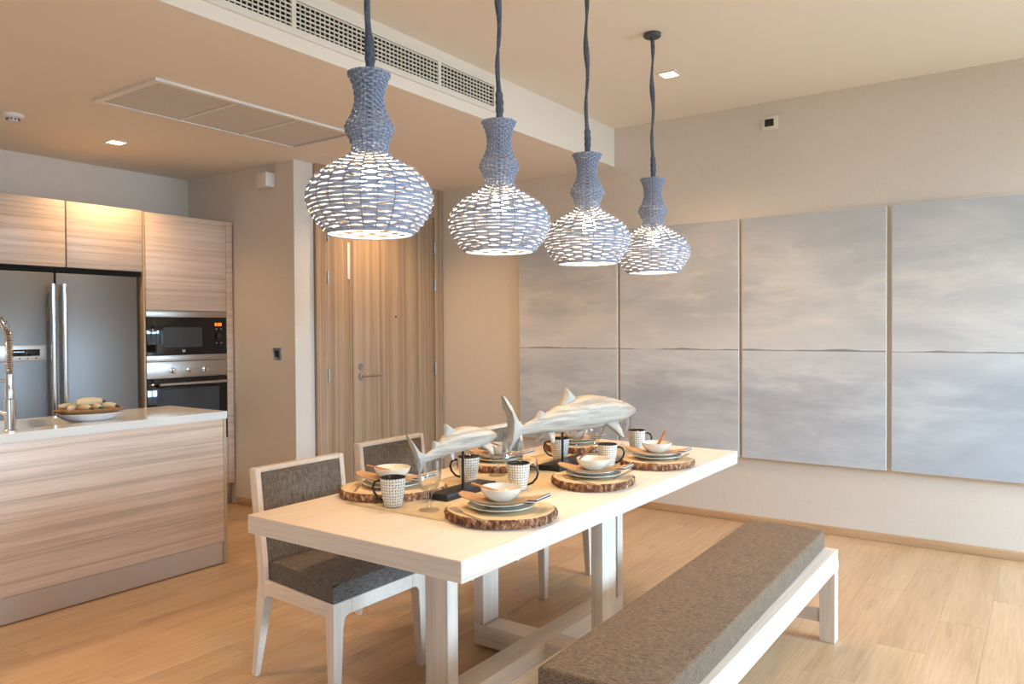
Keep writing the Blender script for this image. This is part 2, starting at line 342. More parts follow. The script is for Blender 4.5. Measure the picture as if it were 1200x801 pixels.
# ------------------------------------------------------------ kitchen
isl = thing('kitchen_island', 'pale wood-grain kitchen island with aluminium kick plate and white worktop above', 'kitchen island', (-3.907, 0, 0))
IX = 0
bx('front_panel', (-.022, .0, .133), (0, 2.632, .842), M['lam_y'], isl, .0015)
bx('end_panel', (-.575, 2.634, .002), (0, 2.654, .842), M['edge'], isl, .0015)
bx('body', (-.575, .0, .06), (-.024, 2.632, .70), M['lam_y'], isl)
bx('kick_plate', (-.03, .0, .006), (-.012, 2.632, .128), M['alu'], isl)
b = MB(); sx0, sx1, sy0, sy1 = -4.42, -4.05, 1.05, 1.93; ct, cb = .885, .8425; xa, xb_, ya, yb = -4.50, -3.903, 0, 2.658
for lo, hi in (((xa, ya), (xb_, sy0)), ((xa, sy1), (xb_, yb)), ((xa, sy0), (sx0, sy1)), ((sx1, sy0), (xb_, sy1))): b.box((*lo, cb), (*hi, ct))
bmesh.ops.remove_doubles(b.bm, verts=b.bm.verts, dist=1e-4)
wt = tag(obj('worktop', b.mesh('worktop', M['counter'])), 'glossy white worktop slab on the kitchen island', 'worktop')
sk = tag(obj('sink', None), 'steel undermount sink set into the white worktop', 'sink')
b = MB(); b.box((sx0-.01, sy0-.01, .715), (sx1+.01, sy1+.01, .7199)); b.box((sx0-.01, sy0-.01, .72), (sx0, sy1+.01, cb)); b.box((sx1, sy0-.01, .72), (sx1+.01, sy1+.01, cb)); b.box((sx0, sy1, .72), (sx1, sy1+.01, cb)); b.box((sx0, sy0-.01, .72), (sx1, sy0, cb))
M['basin'] = mat('basin_steel', (.15, .12, .09), .5, 1); obj('basin', b.mesh('basin', M['basin']), sk); cyl('drain', [(0, .003), (.035, .003), (.045, .0)], M['chrome'], sk, (-4.24, 1.5, .72))
fc = thing('kitchen_faucet', 'tall chrome spring-neck faucet on the island worktop beside the sink', 'faucet', (-3.970, 1.553, .885))
cyl('faucet_body', [(0, 0), (.028, 0), (.028, .008), (.024, .012), (.024, .15), (.0185, .155), (.0185, .20), (.017, .205), (.017, .27), (0, .27)], M['chrome'], fc, n=24)
arc = [(0, 0, .27), (0, 0, .38)]+[(-.11+.11*math.cos(t), 0, .40+.13*math.sin(t)) for t in [i*PI/16 for i in range(17)]]+[(-.22, 0, .36), (-.22, 0, .30)]
obj('inner_hose', MB().tube(arc, .008, 10).mesh('inner_hose', M['black'], 40), fc)
pts = []; cum = [0]
for p, q in zip(arc, arc[1:]): cum.append(cum[-1]+(Vector(q)-Vector(p)).length)
for i in range(620):
    d = cum[-1]*i/619; j = max(q for q in range(len(cum)-1) if cum[q] <= d+1e-9); t = (d-cum[j])/(cum[j+1]-cum[j]); p, q = Vector(arc[j]), Vector(arc[j+1]); c_ = p.lerp(q, t)
    tg = (q-p).normalized(); n1 = Vector((0, 1, 0)); n2 = tg.cross(n1); a_ = d/.0085*2*PI
    pts.append(c_+.0155*(n1*math.cos(a_)+n2*math.sin(a_)))
obj('spring', MB().tube(pts, .0022, 5).mesh('spring', M['chrome'], 60), fc)
obj('spray_head', MB().lathe([(0, .30), (.012, .30), (.016, .25), (.018, .16), (.021, .13), (.019, .12), (0, .12)], 20, (-.22, 0, 0)).mesh('spray_head', M['chrome'], 40), fc)
obj('holder_arm', MB().tube([(0, 0, .235), (-.20, 0, .235)], .007, 10).mesh('holder_arm', M['chrome'], 40), fc)
obj('lever', MB().tube([(0, -.02, .09), (0, -.06, .10), (.005, -.12, .13)], [.012, .008, .006], 12).mesh('lever', M['chrome'], 40), fc)

# serving bowl with rolls
bc = Vector((-4.12, 1.985, .885))
sb = thing('serving_dish', 'oval white serving dish on the island worktop holding cream rolls', 'dish', bc, math.radians(70))
b = MB().lathe([(0, 0), (.10, 0), (.13, .012), (.165, .04), (.160, .041), (.125, .016), (.095, .008), (0, .008)], 40)
for v in b.bm.verts: v.co.y *= .62; v.co.x *= .95
obj('dish', b.mesh('dish', M['china_w'], 50), sb)
b = MB().lathe([(0, .012), (.10, .020), (.150, .046), (.165, .056), (.162, .060), (.145, .052), (.09, .026), (0, .018)], 48)
for v in b.bm.verts: v.co.y *= .62; v.co.z += .004*math.sin(v.co.x*140)*(abs(v.co.x)+abs(v.co.y))*5
tag(obj('woven_mat', b.mesh('woven_mat', M['mat'], 50), None, bc+Vector((0, 0, .004)), math.radians(70)), 'brown woven mat lining the white serving dish on the worktop', 'mat')
rb = MB().tube([(-.055, 0, 0), (-.05, 0, 0), (-.02, 0, .002), (.02, 0, .002), (.05, 0, 0), (.055, 0, 0)], [.008, .014, .0185, .0185, .014, .008], 14).mesh('food_roll', M['roll'], 50)
lf = MB().tube([(.052, 0, 0), (.063, .006, -.004), (.075, .004, -.01)], [.013, .017, .006], 8, .5).mesh('leaf_tip', M['leaf'], 50)
RL = ['biggest cream roll lying across the top of the pile in the serving dish', 'cream roll at the near left of the serving dish', 'cream roll at the front middle of the serving dish, end facing out', 'cream roll at the front right of the serving dish', 'cream roll at the right end of the serving dish', 'cream roll at the far left end of the serving dish', 'cream roll behind the top roll in the serving dish']
for (a_, b__, z, r_, s_), L in zip(((0, -.01, .098, 15, 1.15), (-.075, .0, .070, 60, .85), (-.025, -.040, .072, -60, .8), (.03, -.040, .073, -75, .8), (.085, -.005, .074, -40, .85), (-.10, .03, .078, 20, .75), (.03, .045, .080, 170, .9)), RL):
    e1 = Vector((math.cos(math.radians(70)), math.sin(math.radians(70)), 0)); e2 = Vector((-e1.y, e1.x, 0))
    o = tag(obj('food_roll', rb, None, bc+e1*a_+e2*b__+Vector((0, 0, z)), math.radians(70+r_)), L, 'food', 'rolls in the serving dish'); o.scale = (s_, s_, s_); obj('leaf_tip', lf, o)

# tall units
CX = -5.2
def unit(name, label, lo, hi, cat='cabinet'):
    return thing(name, label, cat, (CX, lo, hi))
for i, (a, c, L) in enumerate(((1.46, 1.925, 'wood-grain wall cabinet left of the two over the fridge, cut by the picture edge'), (1.93, 2.374, 'wood-grain wall cabinet above the left fridge door'), (2.38, 2.884, 'wood-grain wall cabinet above the right fridge door, next to the tall oven unit'))):
    if i == 0: continue
    t = thing('wall_cabinet', L, 'cabinet', (CX, a, 1.767), 0, 'cabinets above the fridge')
    w = c-a-.003
    bx('cabinet_door', (-.02, 0, 0), (0, w, .428), M['lam_y'], t, .0015); bx('carcass', (-.58, .001, .001), (-.0215, w-.001, .427), M['edge'], t)
bx_ = bx('filler_panel', (XK+.002, 2.886, .0), (CX, 2.900, 2.192), M['edge'], None, .001); tag(bx_, 'thin beige upright panel between the fridge and the oven unit', 'panel')
tag(bx('recess_shade', (XK+.002, 1.46, 1.735), (CX-.03, 2.884, 1.765), M['void']), 'black shade strip filling the gap above the fridge under the wall cabinets', 'panel')  # solid black box gives the open gap over the fridge its shade
fg = thing('fridge', 'wide brushed steel side-by-side fridge in the kitchen unit', 'fridge', (CX, 1.90, 0))
bx('fridge_body', (-.59, 0, .03), (-.045, .945, 1.728), M['steel'], fg)
d1 = bx('fridge_door', (-.04, 0, .06), (.0, .400, 1.728), M['steel'], fg, .006); d2 = bx('fridge_door', (-.04, .410, .06), (.0, .941, 1.728), M['steel'], fg, .006)
for d, y in ((d1, .372), (d2, .440)):
    b = MB(); b.tube([(.045, y, .5), (.045, y, 1.655)], .0155, 16)
    for z in (.56, 1.60): b.tube([(-.002, y, z), (.045, y, z)], .008, 10)
    obj('door_handle', b.mesh('door_handle', M['chrome'], 40), d)
cp = lab(bx('control_panel', (0, .02, 1.17), (.006, .345, 1.267), M['alu'], d1, .002), 'silver dispenser panel with dark display')
lab(bx('display', (.006, .145, 1.20), (.008, .306, 1.242), M['glass_black'], d1, .001), 'dark display strip'); 
for y in (.19, .235, .285): obj('button', MB().tube([(.006, y, 1.186), (.0075, y, 1.186)], .0045, 10).mesh('button', M['black'], 40), d1)
tw = thing('oven_tower', 'tall wood-grain kitchen unit housing the microwave and oven', 'cabinet', (CX, 2.902, 0))
bx('side_panel', (-.6, .645, .17), (.0, .70, 2.192), M['lam_y'], tw, .001); bx('cabinet_door', (-.02, .002, 1.50), (0, .641, 2.190), M['lam_y'], tw, .0015)
bx('carcass', (-.6, .002, .17), (-.022, .643, .40), M['edge'], tw); bx('carcass', (-.6, .002, 1.50), (-.022, .643, 2.19), M['edge'], tw)
bx('lower_door', (-.02, .002, .17), (0, .641, .525), M['lam_y'], tw, .0015); bx('plinth', (-.55, .0, .0), (-.06, .70, .165), M['alu'], tw)
mw = thing('microwave', 'built-in black glass microwave with orange clock, above the oven', 'microwave', (CX, 2.904, 1.133))
bx('housing', (-.4, .002, .002), (-.012, .637, .36), M['black'], mw); bx('top_trim', (-.012, 0, .319), (.0, .637, .364), M['satin'], mw, .001); bx('bottom_trim', (-.012, 0, .0), (.0, .637, .042), M['satin'], mw, .001)
bx('glass_front', (-.012, 0, .043), (.002, .637, .318), M['glass_black'], mw, .001); lab(bx('window', (.002, .125, .10), (.003, .43, .245), M['glass_grey'], mw), 'grey see-through window')
bx('handle_groove', (.002, .069, .046), (.0035, .073, .316), M['black'], mw)
kb = obj('knob', MB().tube([(.002, .567, .177), (.016, .567, .177)], .021, 24).mesh('knob', M['black'], 40), mw)
for y in (.545, .585):
    for z in (.122, .228): bx('button', (.002, y, z), (.0033, y+.012, z+.008), M['satin'], mw)
tx = bpy.data.curves.new('clock', 'FONT'); tx.body = '0:00'; tx.size = .034; tx.align_x = 'CENTER'; tx.extrude = .0004
to = bpy.data.objects.new('clock', tx); COL.objects.link(to); to.parent = mw; to.location = (.0032, .566, .255); to.rotation_euler = (PI/2, 0, PI/2); tx.materials.append(M['disp'])
bpy.context.view_layer.update(); dg = obj('clock', bpy.data.meshes.new_from_object(to.evaluated_get(bpy.context.evaluated_depsgraph_get())), mw, to.location); dg.rotation_euler = to.rotation_euler; bpy.data.objects.remove(to); lab(dg, 'orange lit clock digits')
b = MB(); b.prism([(.270, .064), (.292, .064), (.292, .086), (.281, .075), (.270, .086)], 'x', .002, .0027)
lab(obj('emblem', b.mesh('emblem', M['satin']), mw), 'small pale maker emblem')
ov = thing('oven', 'built-in steel oven with three knobs and bar handle', 'oven', (CX, 2.904, .53))
bx('housing', (-.5, .002, .002), (-.012, .637, .598), M['black'], ov); bx('control_panel', (-.012, 0, .482), (.0, .637, .60), M['satin'], ov, .001)
bx('oven_door', (-.012, 0, .0), (.004, .637, .478), M['glass_black'], ov, .001); bx('window', (.004, .07, .08), (.005, .567, .40), M['glass_grey'], ov)
b = MB(); b.tube([(.045, .065, .438), (.045, .615, .438)], .0105, 14)
for y in (.09, .59): b.tube([(.003, y, .438), (.045, y, .438)], .007, 10)
obj('door_handle', b.mesh('door_handle', M['satin'], 40), ov)
kn = MB().tube([(0, 0, 0), (.010, 0, 0), (.011, 0, 0), (.030, 0, 0), (.032, 0, 0)], [.022, .022, .018, .016, .014], 24).mesh('knob', M['chrome'], 40)
for y in (.191, .325, .454): obj('knob', kn, ov, (0, y, .534))

# ------------------------------------------------------------ ceiling and wall fittings
gr = thing('supply_grille', 'long cream air supply grille along the ceiling step above the table', 'vent', (XB, 0, 0))
gy0, gy1, gz0, gz1 = .0, 3.708, 2.648, 2.832
def rect_frame(b, lo, hi, x0, x1, w):
    b.box((x0, lo[0], lo[1]), (x1, hi[0], lo[1]+w)); b.box((x0, lo[0], hi[1]-w), (x1, hi[0], hi[1])); b.box((x0, lo[0], lo[1]+w), (x1, lo[0]+w, hi[1]-w)); b.box((x0, hi[0]-w, lo[1]+w), (x1, hi[0], hi[1]-w))
b = MB(); rect_frame(b, (gy0, gz0), (gy1, gz1), .0005, .016, .03); obj('frame', b.mesh('frame', M['grille']), gr)
bx('backing', (.0006, gy0+.03, gz0+.03), (.0012, gy1-.03, gz1-.03), M['void'], gr)
div = [gy0+.03, .25, 1.228, 2.205, 3.183, gy1-.03]
for d in div[1:-1]: bx('mullion', (.0013, d-.012, gz0+.03), (.015, d+.012, gz1-.03), M['grille'], gr)
for a, c in zip(div, div[1:]):
    if c < 1: continue
    a += .012; c -= .012; b = MB(); H = gz1-gz0-.06
    for i in range(6): z = gz0+.03+H*(i+.6)/6; b.box((.010, a, z-.003), (.0145, c, z+.003))
    stuff(obj('grille_blades', b.mesh('grille_blades', M['grille']), gr)); b = MB(); n = int((c-a)/.028)
    for i in range(1, n): y = a+(c-a)*i/n; b.box((.004, y-.0022, gz0+.03), (.0095, y+.0022, gz1-.03))
    stuff(obj('grille_blades', b.mesh('grille_blades', M['grille']), gr))
rg = thing('return_grille', 'flat three-panel louvred return air grille in the kitchen ceiling', 'vent', (-3.87, 2.71, ZL))
rx0, rx1, ry0, ry1 = -.305, .305, -.655, .665
b = MB(); w = .03
for lo, hi in (((rx0, ry0), (rx1, ry0+w)), ((rx0, ry1-w), (rx1, ry1)), ((rx0, ry0+w), (rx0+w, ry1-w)), ((rx1-w, ry0+w), (rx1, ry1-w))): b.box((*lo, -.014), (*hi, -.0005))
obj('frame', b.mesh('frame', M['white']), rg)
bx('backing', (rx0+w, ry0+w, -.0012), (rx1-w, ry1-w, -.0006), M['louvre_gap'], rg)
dv = [ry0+w, -.18, .235, ry1-w]
for d in dv[1:3]: bx('mullion', (rx0+w, d-.01, -.012), (rx1-w, d+.01, -.0013), M['white'], rg)
for a, c in zip(dv, dv[1:]):
    b = MB(); n = 16
    for i in range(n):
        x0 = rx0+w+(rx1-rx0-2*w)*i/n; v = b.box((x0+.002, a+.012, -.0085), (x0+.031, c-.012, -.006))
        for q in v:
            if q.co.x > x0+.01: q.co.z += .0048
    stuff(obj('louvre_panel', b.mesh('louvre_panel', M['louvre']), rg))
tag(bx('access_panel', (-4.19, 3.60-.0+.02, ZL-.002), (-4.186, 4.2, ZL), M['white']), 'thin pale seam strip in the low ceiling by the entrance door', 'strip')
def downlight(x, y, z, L, power, ang=130, build=True):
    t = thing('downlight', L, 'ceiling light', (x, y, z), 0, 'square recessed downlights')
    b = MB(); s = .062
    for lo, hi in (((-s, -s), (s, -s+.016)), ((-s, s-.016), (s, s)), ((-s, -s+.016), (-s+.016, s-.016)), ((s-.016, -s+.016), (s, s-.016))): b.box((*lo, -.005), (*hi, -.0003))
    obj('trim_ring', b.mesh('trim_ring', M['white']), t); bx('lens', (-.045, -.045, -.003), (.045, .045, -.0004), M['led'], t)
    spot('downlight_or_fill_beam', (x, y, z-.02), power, WARM2, ang)
downlight(-4.995, 2.602, ZL, 'lit square downlight in the kitchen ceiling in front of the fridge', 36)
downlight(-4.019, 4.300, ZL, 'lit square downlight by the entrance door, half behind the nearest pendant', 48)
downlight(-1.877, 4.314, ZH, 'lit square downlight in the high ceiling near the farthest pendant', 42)
for x, y, z, pw in ((.3, 4.314, ZH, 30), (.3, 1.6, ZH, 30), (-4.9, .6, ZL, 55), (-3.4, .5, ZL, 75)): spot('downlight_or_fill_beam', (x, y, z-.02), pw, WARM2, 130)  # added spots out of view, no fittings; low-ceiling pair brightens it by bounce
sd = thing('smoke_detector', 'round white smoke detector on the kitchen ceiling at far left', 'smoke detector', (-4.825, 1.928, ZL))
cyl('base', [(0, 0), (.055, 0), (.055, -.012), (.048, -.02), (0, -.02)], M['white'], sd); cyl('sensor', [(0, -.02), (.03, -.02), (.028, -.04), (0, -.042)], M['white'], sd)
b = MB(); 
for i in range(10): a = i*PI/5; c_, s_ = math.cos(a), math.sin(a); b.tube([(.0297*c_, .0297*s_, -.026), (.0295*c_, .0295*s_, -.034)], .005, 6)
obj('sensor_slot', b.mesh('sensor_slot', M['black']), sd)
ts = thing('thermostat', 'small white thermostat with black screen high on the wall above the paintings', 'thermostat', (-1.552, YB, 2.731))
bx('plate', (-.055, -.016, -.044), (.055, 0, .044), M['grille'], ts, .003); bx('screen', (-.032, -.018, -.024), (.028, -.0155, .025), M['black'], ts)
al = thing('siren_box', 'small white box high on the side wall beside the entrance', 'alarm', (-4.765, YS, 2.46))
bx('mount', (-.105, -.035, -.05), (.0, 0, .05), M['grille'], al, .004); bx('cover', (-.03, -.075, -.052), (.075, -.0, .052), M['white'], al, .004)
sw = thing('light_switch', 'small dark-centred wall switch on the side wall', 'switch', (-4.675, YS, 1.178))
bx('plate', (-.045, -.009, -.043), (.045, 0, .043), M['satin'], sw, .002); bx('rocker', (-.024, -.012, -.024), (.024, -.0085, .024), M['black'], sw, .001)

# ------------------------------------------------------------ paintings
AL = ['leftmost seascape canvas, partly behind the pendants', 'second seascape canvas from the left, behind the farthest pendant', 'third seascape canvas from the left, above the bench end', 'rightmost blue-grey seascape canvas, cut by the picture edge']
for (a, c), L in zip(((-3.600, -2.691), (-2.671, -1.756), (-1.734, -.829), (-.800, .11)), AL):
    t = thing('canvas_painting', L, 'painting', (0, 0, 0), 0, 'four-panel seascape on the back wall')
    bx('stretcher', (a, YB-.034, .456), (c, YB-.0005, 2.103), M['canvas'], t, .002); bx('painted_face', (a+.0035, YB-.0348, .459), (c-.0035, YB-.0338, 2.100), M['art'], t)

# ------------------------------------------------------------ dining table
tb = thing('dining_table', 'long pale oak dining table with thick top and cross base', 'table', (-1.690, 2.597, 0))
bx('tabletop', (-.449, -1.067, .689), (.448, 1.067, .75), M['oak_y'], tb, .003)
for s_ in (-1, 1): bx('edge_band', (-.4475, min(s_*1.0672, s_*1.0695), .691), (.4465, max(s_*1.0672, s_*1.0695), .7485), M['oak_x'], tb)
def xprism(pl, z0, z1): b = MB(); b.prism(pl, 'z', z0, z1); return b
bx('stretcher', (-.05, -.655, .012), (.05, .625, .10), M['oak_y'], tb, .002); bx('cross_stretcher', (-.31, -.055, .012), (-.0505, .055, .0995), M['oak_x'], tb, .002); bx('cross_stretcher', (.0505, -.055, .012), (.31, .055, .0995), M['oak_x'], tb, .002)
for lo, hi in (((-.05, -.655), (.05, -.60)), ((-.05, .57), (.05, .625)), ((-.31, -.055), (-.26, .055)), ((.26, -.055), (.31, .055))): bx('leg', (*lo, .1002), (*hi, .689), M['oak_z'], tb, .002)
for x, y in ((0, -.6), (0, .58), (-.28, 0), (.28, 0)): bx('foot', (x-.02, y-.02, 0), (x+.02, y+.02, .012), M['black'], tb)

# ------------------------------------------------------------ chairs (front faces +x)
def fillet(cx, cy, r, a0, a1, n=6): return [(cx+r*math.cos(a0+(a1-a0)*i/n), cy+r*math.sin(a0+(a1-a0)*i/n)) for i in range(n+1)]
def make_chair(label):
    t = thing('dining_chair', label, 'chair', (0, 0, 0), 0, 'dining chairs along the far side of the table')
    zt, ap, r = .385, .052, .03
    for s in (-1, 1):
        # front leg: outer side straight, inner side tapering, rounded into the apron
        yo = .245; poly = [(s*yo, 0), (s*yo, zt), (s*(yo-.085), zt), (s*(yo-.085), zt-ap)] + [(s*y, z) for y, z in fillet(yo-.046-r, zt-ap-r, r, PI/2, 0)] + [(s*(yo-.030), 0)]
        b = MB(); A, B = b.prism(poly, 'x', .203, .25)
        for v in A:
            if v.co.z < .01: v.co.x = .218
        obj('leg', b.mesh('leg', M['oak_z'], None, .002, 1), t)
        # rear leg and post in the xz plane
        yo = .225; poly = [(-.25, 0), (-.203, .40), (-.25, .815), (-.210, .815), (-.165, .43), (-.165, zt), (-.125, zt), (-.125, zt-ap)] + [(x, z) for x, z in fillet(-.168+r, zt-ap-r, r, PI/2, PI)] + [(-.226, 0)]
        b = MB(); A, B = b.prism(poly, 'y', s*yo, s*(yo-.024))
        for v in B:
            if v.co.z < .36: v.co.y = s*(yo-.024-.02*min(1, v.co.z/.3))
        obj('leg', b.mesh('leg', M['oak_z'], None, .002, 1), t)
    b = MB(); b.box((.203, -.1595, zt-ap), (.25, .1595, zt)); 
    for s in (-1, 1):
        v = b.box((-.1245, min(s*.222, s*.2), zt-ap), (.2025, max(s*.222, s*.2), zt))
        for q in v:
            if q.co.x > 0: q.co.y += s*.022
    b.box((-.20, -.20, zt-ap), (-.165, .20, zt))
    obj('seat_frame', b.mesh('seat_frame', M['oak_x'], None, .0015, 1), t)
    b = MB(); v = b.box((-.175, -.196, zt+.0005), (.246, .196, zt+.078))
    for q in v: q.co.y *= 1.24 if q.co.x > 0 else 1.02
    bmesh.ops.subdivide_edges(b.bm, edges=b.bm.edges, cuts=5, use_grid_fill=True)
    for q in b.bm.verts:
        u = (q.co.x-.035)/.21; w = q.co.y/.24
        if q.co.z > zt+.07: q.co.z += .012*(1-u*u)*(1-w*w) - .012*max(abs(u), abs(w))**8
    me = b.mesh('seat_cushion', M['seat_fab'], 60); o = obj('seat_cushion', me, t); md = o.modifiers.new('bevel', 'BEVEL'); md.width = .012; md.segments = 3; md.limit_method = 'ANGLE'; md.angle_limit = math.radians(50)
    b = MB(); v = b.box((-.205, -.2005, .40), (-.168, .2005, .796))
    for q in v:
        if q.co.z > .6: q.co.x += (-.246+.205) if q.co.x < -.19 else (-.209+.168)
    obj('backrest', b.mesh('backrest', M['back_fab'], 40, .006, 3), t)
    b = MB(); v = b.box((-.248, -.2008, .797), (-.211, .2008, .815)); obj('top_rail', b.mesh('top_rail', M['oak_y'], None, .002, 1), t)
    return t
c0 = make_chair('nearest grey upholstered oak chair, at the left end of the table'); c0.location = (-2.30, 2.055, 0)
dup(c0, (-2.435, 2.725, 0), label='middle grey upholstered oak chair, pulled out in front of the entrance door')
dup(c0, (-2.30, 3.42, 0), label='farthest grey upholstered oak chair, mostly hidden behind the larger carved shark')

# ------------------------------------------------------------ bench
bn = thing('bench', 'long pale oak bench with grey-brown cushion along the near side of the table', 'bench', (-.967, 2.49, 0))
hx, hy = .223, 1.0
b = MB(); b.box((-hx, -hy, .33), (-hx+.03, hy, .392)); b.box((hx-.03, -hy, .305), (hx, hy, .392)); b.box((-hx+.03, -hy, .33), (hx-.03, -hy+.03, .392)); b.box((-hx+.03, hy-.03, .33), (hx-.03, hy, .392)); b.box((-hx+.03, -hy+.03, .365), (hx-.03, hy-.03, .392))
obj('seat_frame', b.mesh('seat_frame', M['oak_y'], None, .0015, 1), bn)
for sx in (-1, 1):
    for sy in (-1, 1):
        x0, x1 = sorted((sx*(hx+.0006), sx*(hx-.062))); y0, y1 = sorted((sy*hy*.999, sy*(hy-.062))); b = MB(); b.box((x0, y0, 0), (x1, y1, .3045 if sx > 0 else .3295)); 
        if sx > 0: b.box((hx+.0003, y0, .3047), (hx+.0025, y1, .345))
        obj('leg', b.mesh('leg', M['oak_z'], None, .0015, 1), bn)
for sy in (-1, 1): bx('stretcher', (-hx+.0625, sy*(hy-.031)-.012, .075), (hx-.0625, sy*(hy-.031)+.012, .13), M['oak_x'], bn, .0015)
b = MB(); b.box((-.155, -.84, .3925), (.178, .975, .470))
bmesh.ops.subdivide_edges(b.bm, edges=b.bm.edges, cuts=7, use_grid_fill=True)
for q in b.bm.verts:
    if q.co.z > .46: q.co.z += .006*(1-((q.co.x-.01)/.17)**2)
cu = obj('cushion', b.mesh('cushion', M['bench_fab'], 60), bn); cu.rotation_euler.z = .020; cu.location.x = .016; md = cu.modifiers.new('bevel', 'BEVEL'); md.width = .018; md.segments = 4; md.limit_method = 'ANGLE'; md.angle_limit = math.radians(50)
b = MB(); c_ = [(-.152, -.837, .462), (.175, -.837, .462), (.175, .972, .462), (-.152, .972, .462), (-.152, -.837, .462)]
b.tube([c_[1], c_[2]], .0022, 6); b.tube([c_[0], c_[1]], .0022, 6); obj('piping', b.mesh('piping', M['bench_fab'], 60), cu)

# ------------------------------------------------------------ pendant lamps
def smooth_profile(pts, z):
    for (z0, r0), (z1, r1) in zip(pts, pts[1:]):
        if z0 >= z >= z1:
            t = (z0-z)/(z0-z1); return r0+(r1-r0)*t
    return pts[-1][1]
PR = [(45, 95), (60, 87), (75, 79), (95, 71), (120, 65), (145, 62), (170, 62), (200, 68), (225, 77), (250, 88), (272, 102), (288, 108), (303, 103), (325, 91), (345, 83), (365, 78), (383, 77), (400, 82), (415, 98), (430, 120), (445, 147), (460, 172), (480, 203), (500, 229), (520, 247), (540, 260), (560, 270), (580, 276), (600, 278), (620, 276), (640, 271), (660, 262), (680, 251), (700, 237), (720, 221), (740, 203), (757, 190)]
UN = .000683
PR = [((757-y)*UN, r*UN) for y, r in PR]; HTOT = PR[0][0]
NS = 24
lamp = thing('pendant_lamp', '', 'pendant lamp', (0, 0, 0), 0, 'woven pendant lamps over the table')
b = MB()
for i in range(NS):
    a = 2*PI*(i+.5)/NS; b.tube([((r)*math.cos(a), (r)*math.sin(a), z) for z, r in PR], .0018, 5)
shade = obj('shade', b.mesh('shade', M['stake'], 60), lamp)
# arc-length positions of the woven rows
samp = []; s_ = 0; pz, prr = PR[0]
for i in range(1, 1200):
    z = HTOT*(1-i/1199); r = smooth_profile(PR, z); s_ += math.hypot(z-pz, r-prr); samp.append((s_, z, r)); pz, prr = z, r
total = s_; s = .004; row = 0; NSEG = NS*4
while s < total-.004:
    z, r = next((z, r) for q, z, r in samp if q >= s); z2, r2 = next(((z, r) for q, z, r in samp if q >= s+.004), (z, r)); tz, tr = z2-z, r2-r; L_ = math.hypot(tz, tr) or 1; tz /= L_; tr /= L_; nz, nr = tr, -tz
    neck = s < .262
    hh, th, am, wob = (.0036, .0013, .0030, .0) if neck else (.0047, .0012, .0034, .0013)
    b = MB(); rings = []
    for i in range(NSEG):
        a = 2*PI*i/NSEG; ph = math.cos(NS/2*a+(PI if row % 2 else 0)+PI*.5*0); off = am*ph; wz = wob*math.cos(NS*a*.5+1.0*PI*(row % 2)+PI/2)*(1 if row % 3 else .6)
        ring = []
        for u, w in ((-1, 0), (-.7, 1), (.7, 1), (1, 0), (.7, -1), (-.7, -1)):
            rr = r+nr*(w*th+off)+tr*(u*hh+wz); zz = z+nz*(w*th+off)+tz*(u*hh+wz); ring.append(b.bm.verts.new((rr*math.cos(a), rr*math.sin(a), zz)))
        rings.append(ring)
    for i in range(NSEG):
        A, B = rings[i], rings[(i+1) % NSEG]
        for q in range(6): b.bm.faces.new((A[q], A[(q+1) % 6], B[(q+1) % 6], B[q]))
    obj('woven_band', b.mesh('woven_band', M['reed'], 50), shade)
    s += .0088 if neck else .0118; row += 1
r0 = PR[-1][1]; obj('bottom_rim', MB().tube([(r0*math.cos(2*PI*i/64), r0*math.sin(2*PI*i/64), .002) for i in range(65)], .004, 8, cap=False).mesh('bottom_rim', M['reed'], 60), lamp)
cyl('top_cap', [(0, HTOT-.006), (PR[0][1]-.004, HTOT-.006), (PR[0][1]-.004, HTOT-.003), (.012, HTOT+.004), (.010, HTOT+.012), (0, HTOT+.012)], M['reed'], lamp)
ZB = 1.640; top = ZH-ZB; pts = []; rad = []
rnd = random.Random(3); n = 90
for i in range(n+1):
    t = i/n; z = HTOT+.01+(top-HTOT-.03)*t; d = z-HTOT
    rr = .0068+.0095*abs(math.sin(d*9.5+.6))*(.7+.3*math.sin(d*31))
    if d < .11: rr += .004*abs(math.sin(d*110))
    pts.append((.003*math.sin(d*22), .003*math.cos(d*17), z)); rad.append(rr)
obj('cord', MB().tube(pts, rad, 12, .75).mesh('cord', M['cord'], 60), lamp)
cyl('ceiling_canopy', [(0, top-.0005), (.045, top-.0005), (.045, top-.014), (.040, top-.02), (.012, top-.022), (.010, top-.04), (0, top-.04)], M['canopy'], lamp)
b = MB(); b.lathe([(0, .25), (.014, .25), (.014, .212), (0, .212)], 16); b.tube([(0, 0, .25), (0, 0, HTOT)], .005, 8); obj('lamp_holder', b.mesh('lamp_holder', M['canopy'], 40), lamp)
for i in range(3):
    a = 2*PI*i/3+.5; obj('bulb', MB().lathe([(0, .215), (.008, .208), (.014, .190), (.0165, .170), (.014, .150), (.006, .135), (0, .132)], 14, (.022*math.cos(a), .022*math.sin(a), 0)).mesh('bulb', M['bulb'], 60), lamp)
LL = ['nearest and largest-looking woven blue-grey pendant, in front of the entrance door', 'second woven blue-grey pendant from the left', 'third woven blue-grey pendant from the left, overlapping the first canvas', 'farthest woven blue-grey pendant, with its ceiling canopy in view']
LY = [1.652, 2.318, 2.984, 3.672]
for y, L in zip(LY, LL):
    if y == LY[0]: lamp.location = (-1.69, y, ZB); lamp['label'] = L; lp = lamp
    else: lp = dup(lamp, (-1.69, y, ZB), label=L)
    point('pendant_glow', (-1.69, y, ZB+.145), 23, WARM, .028)

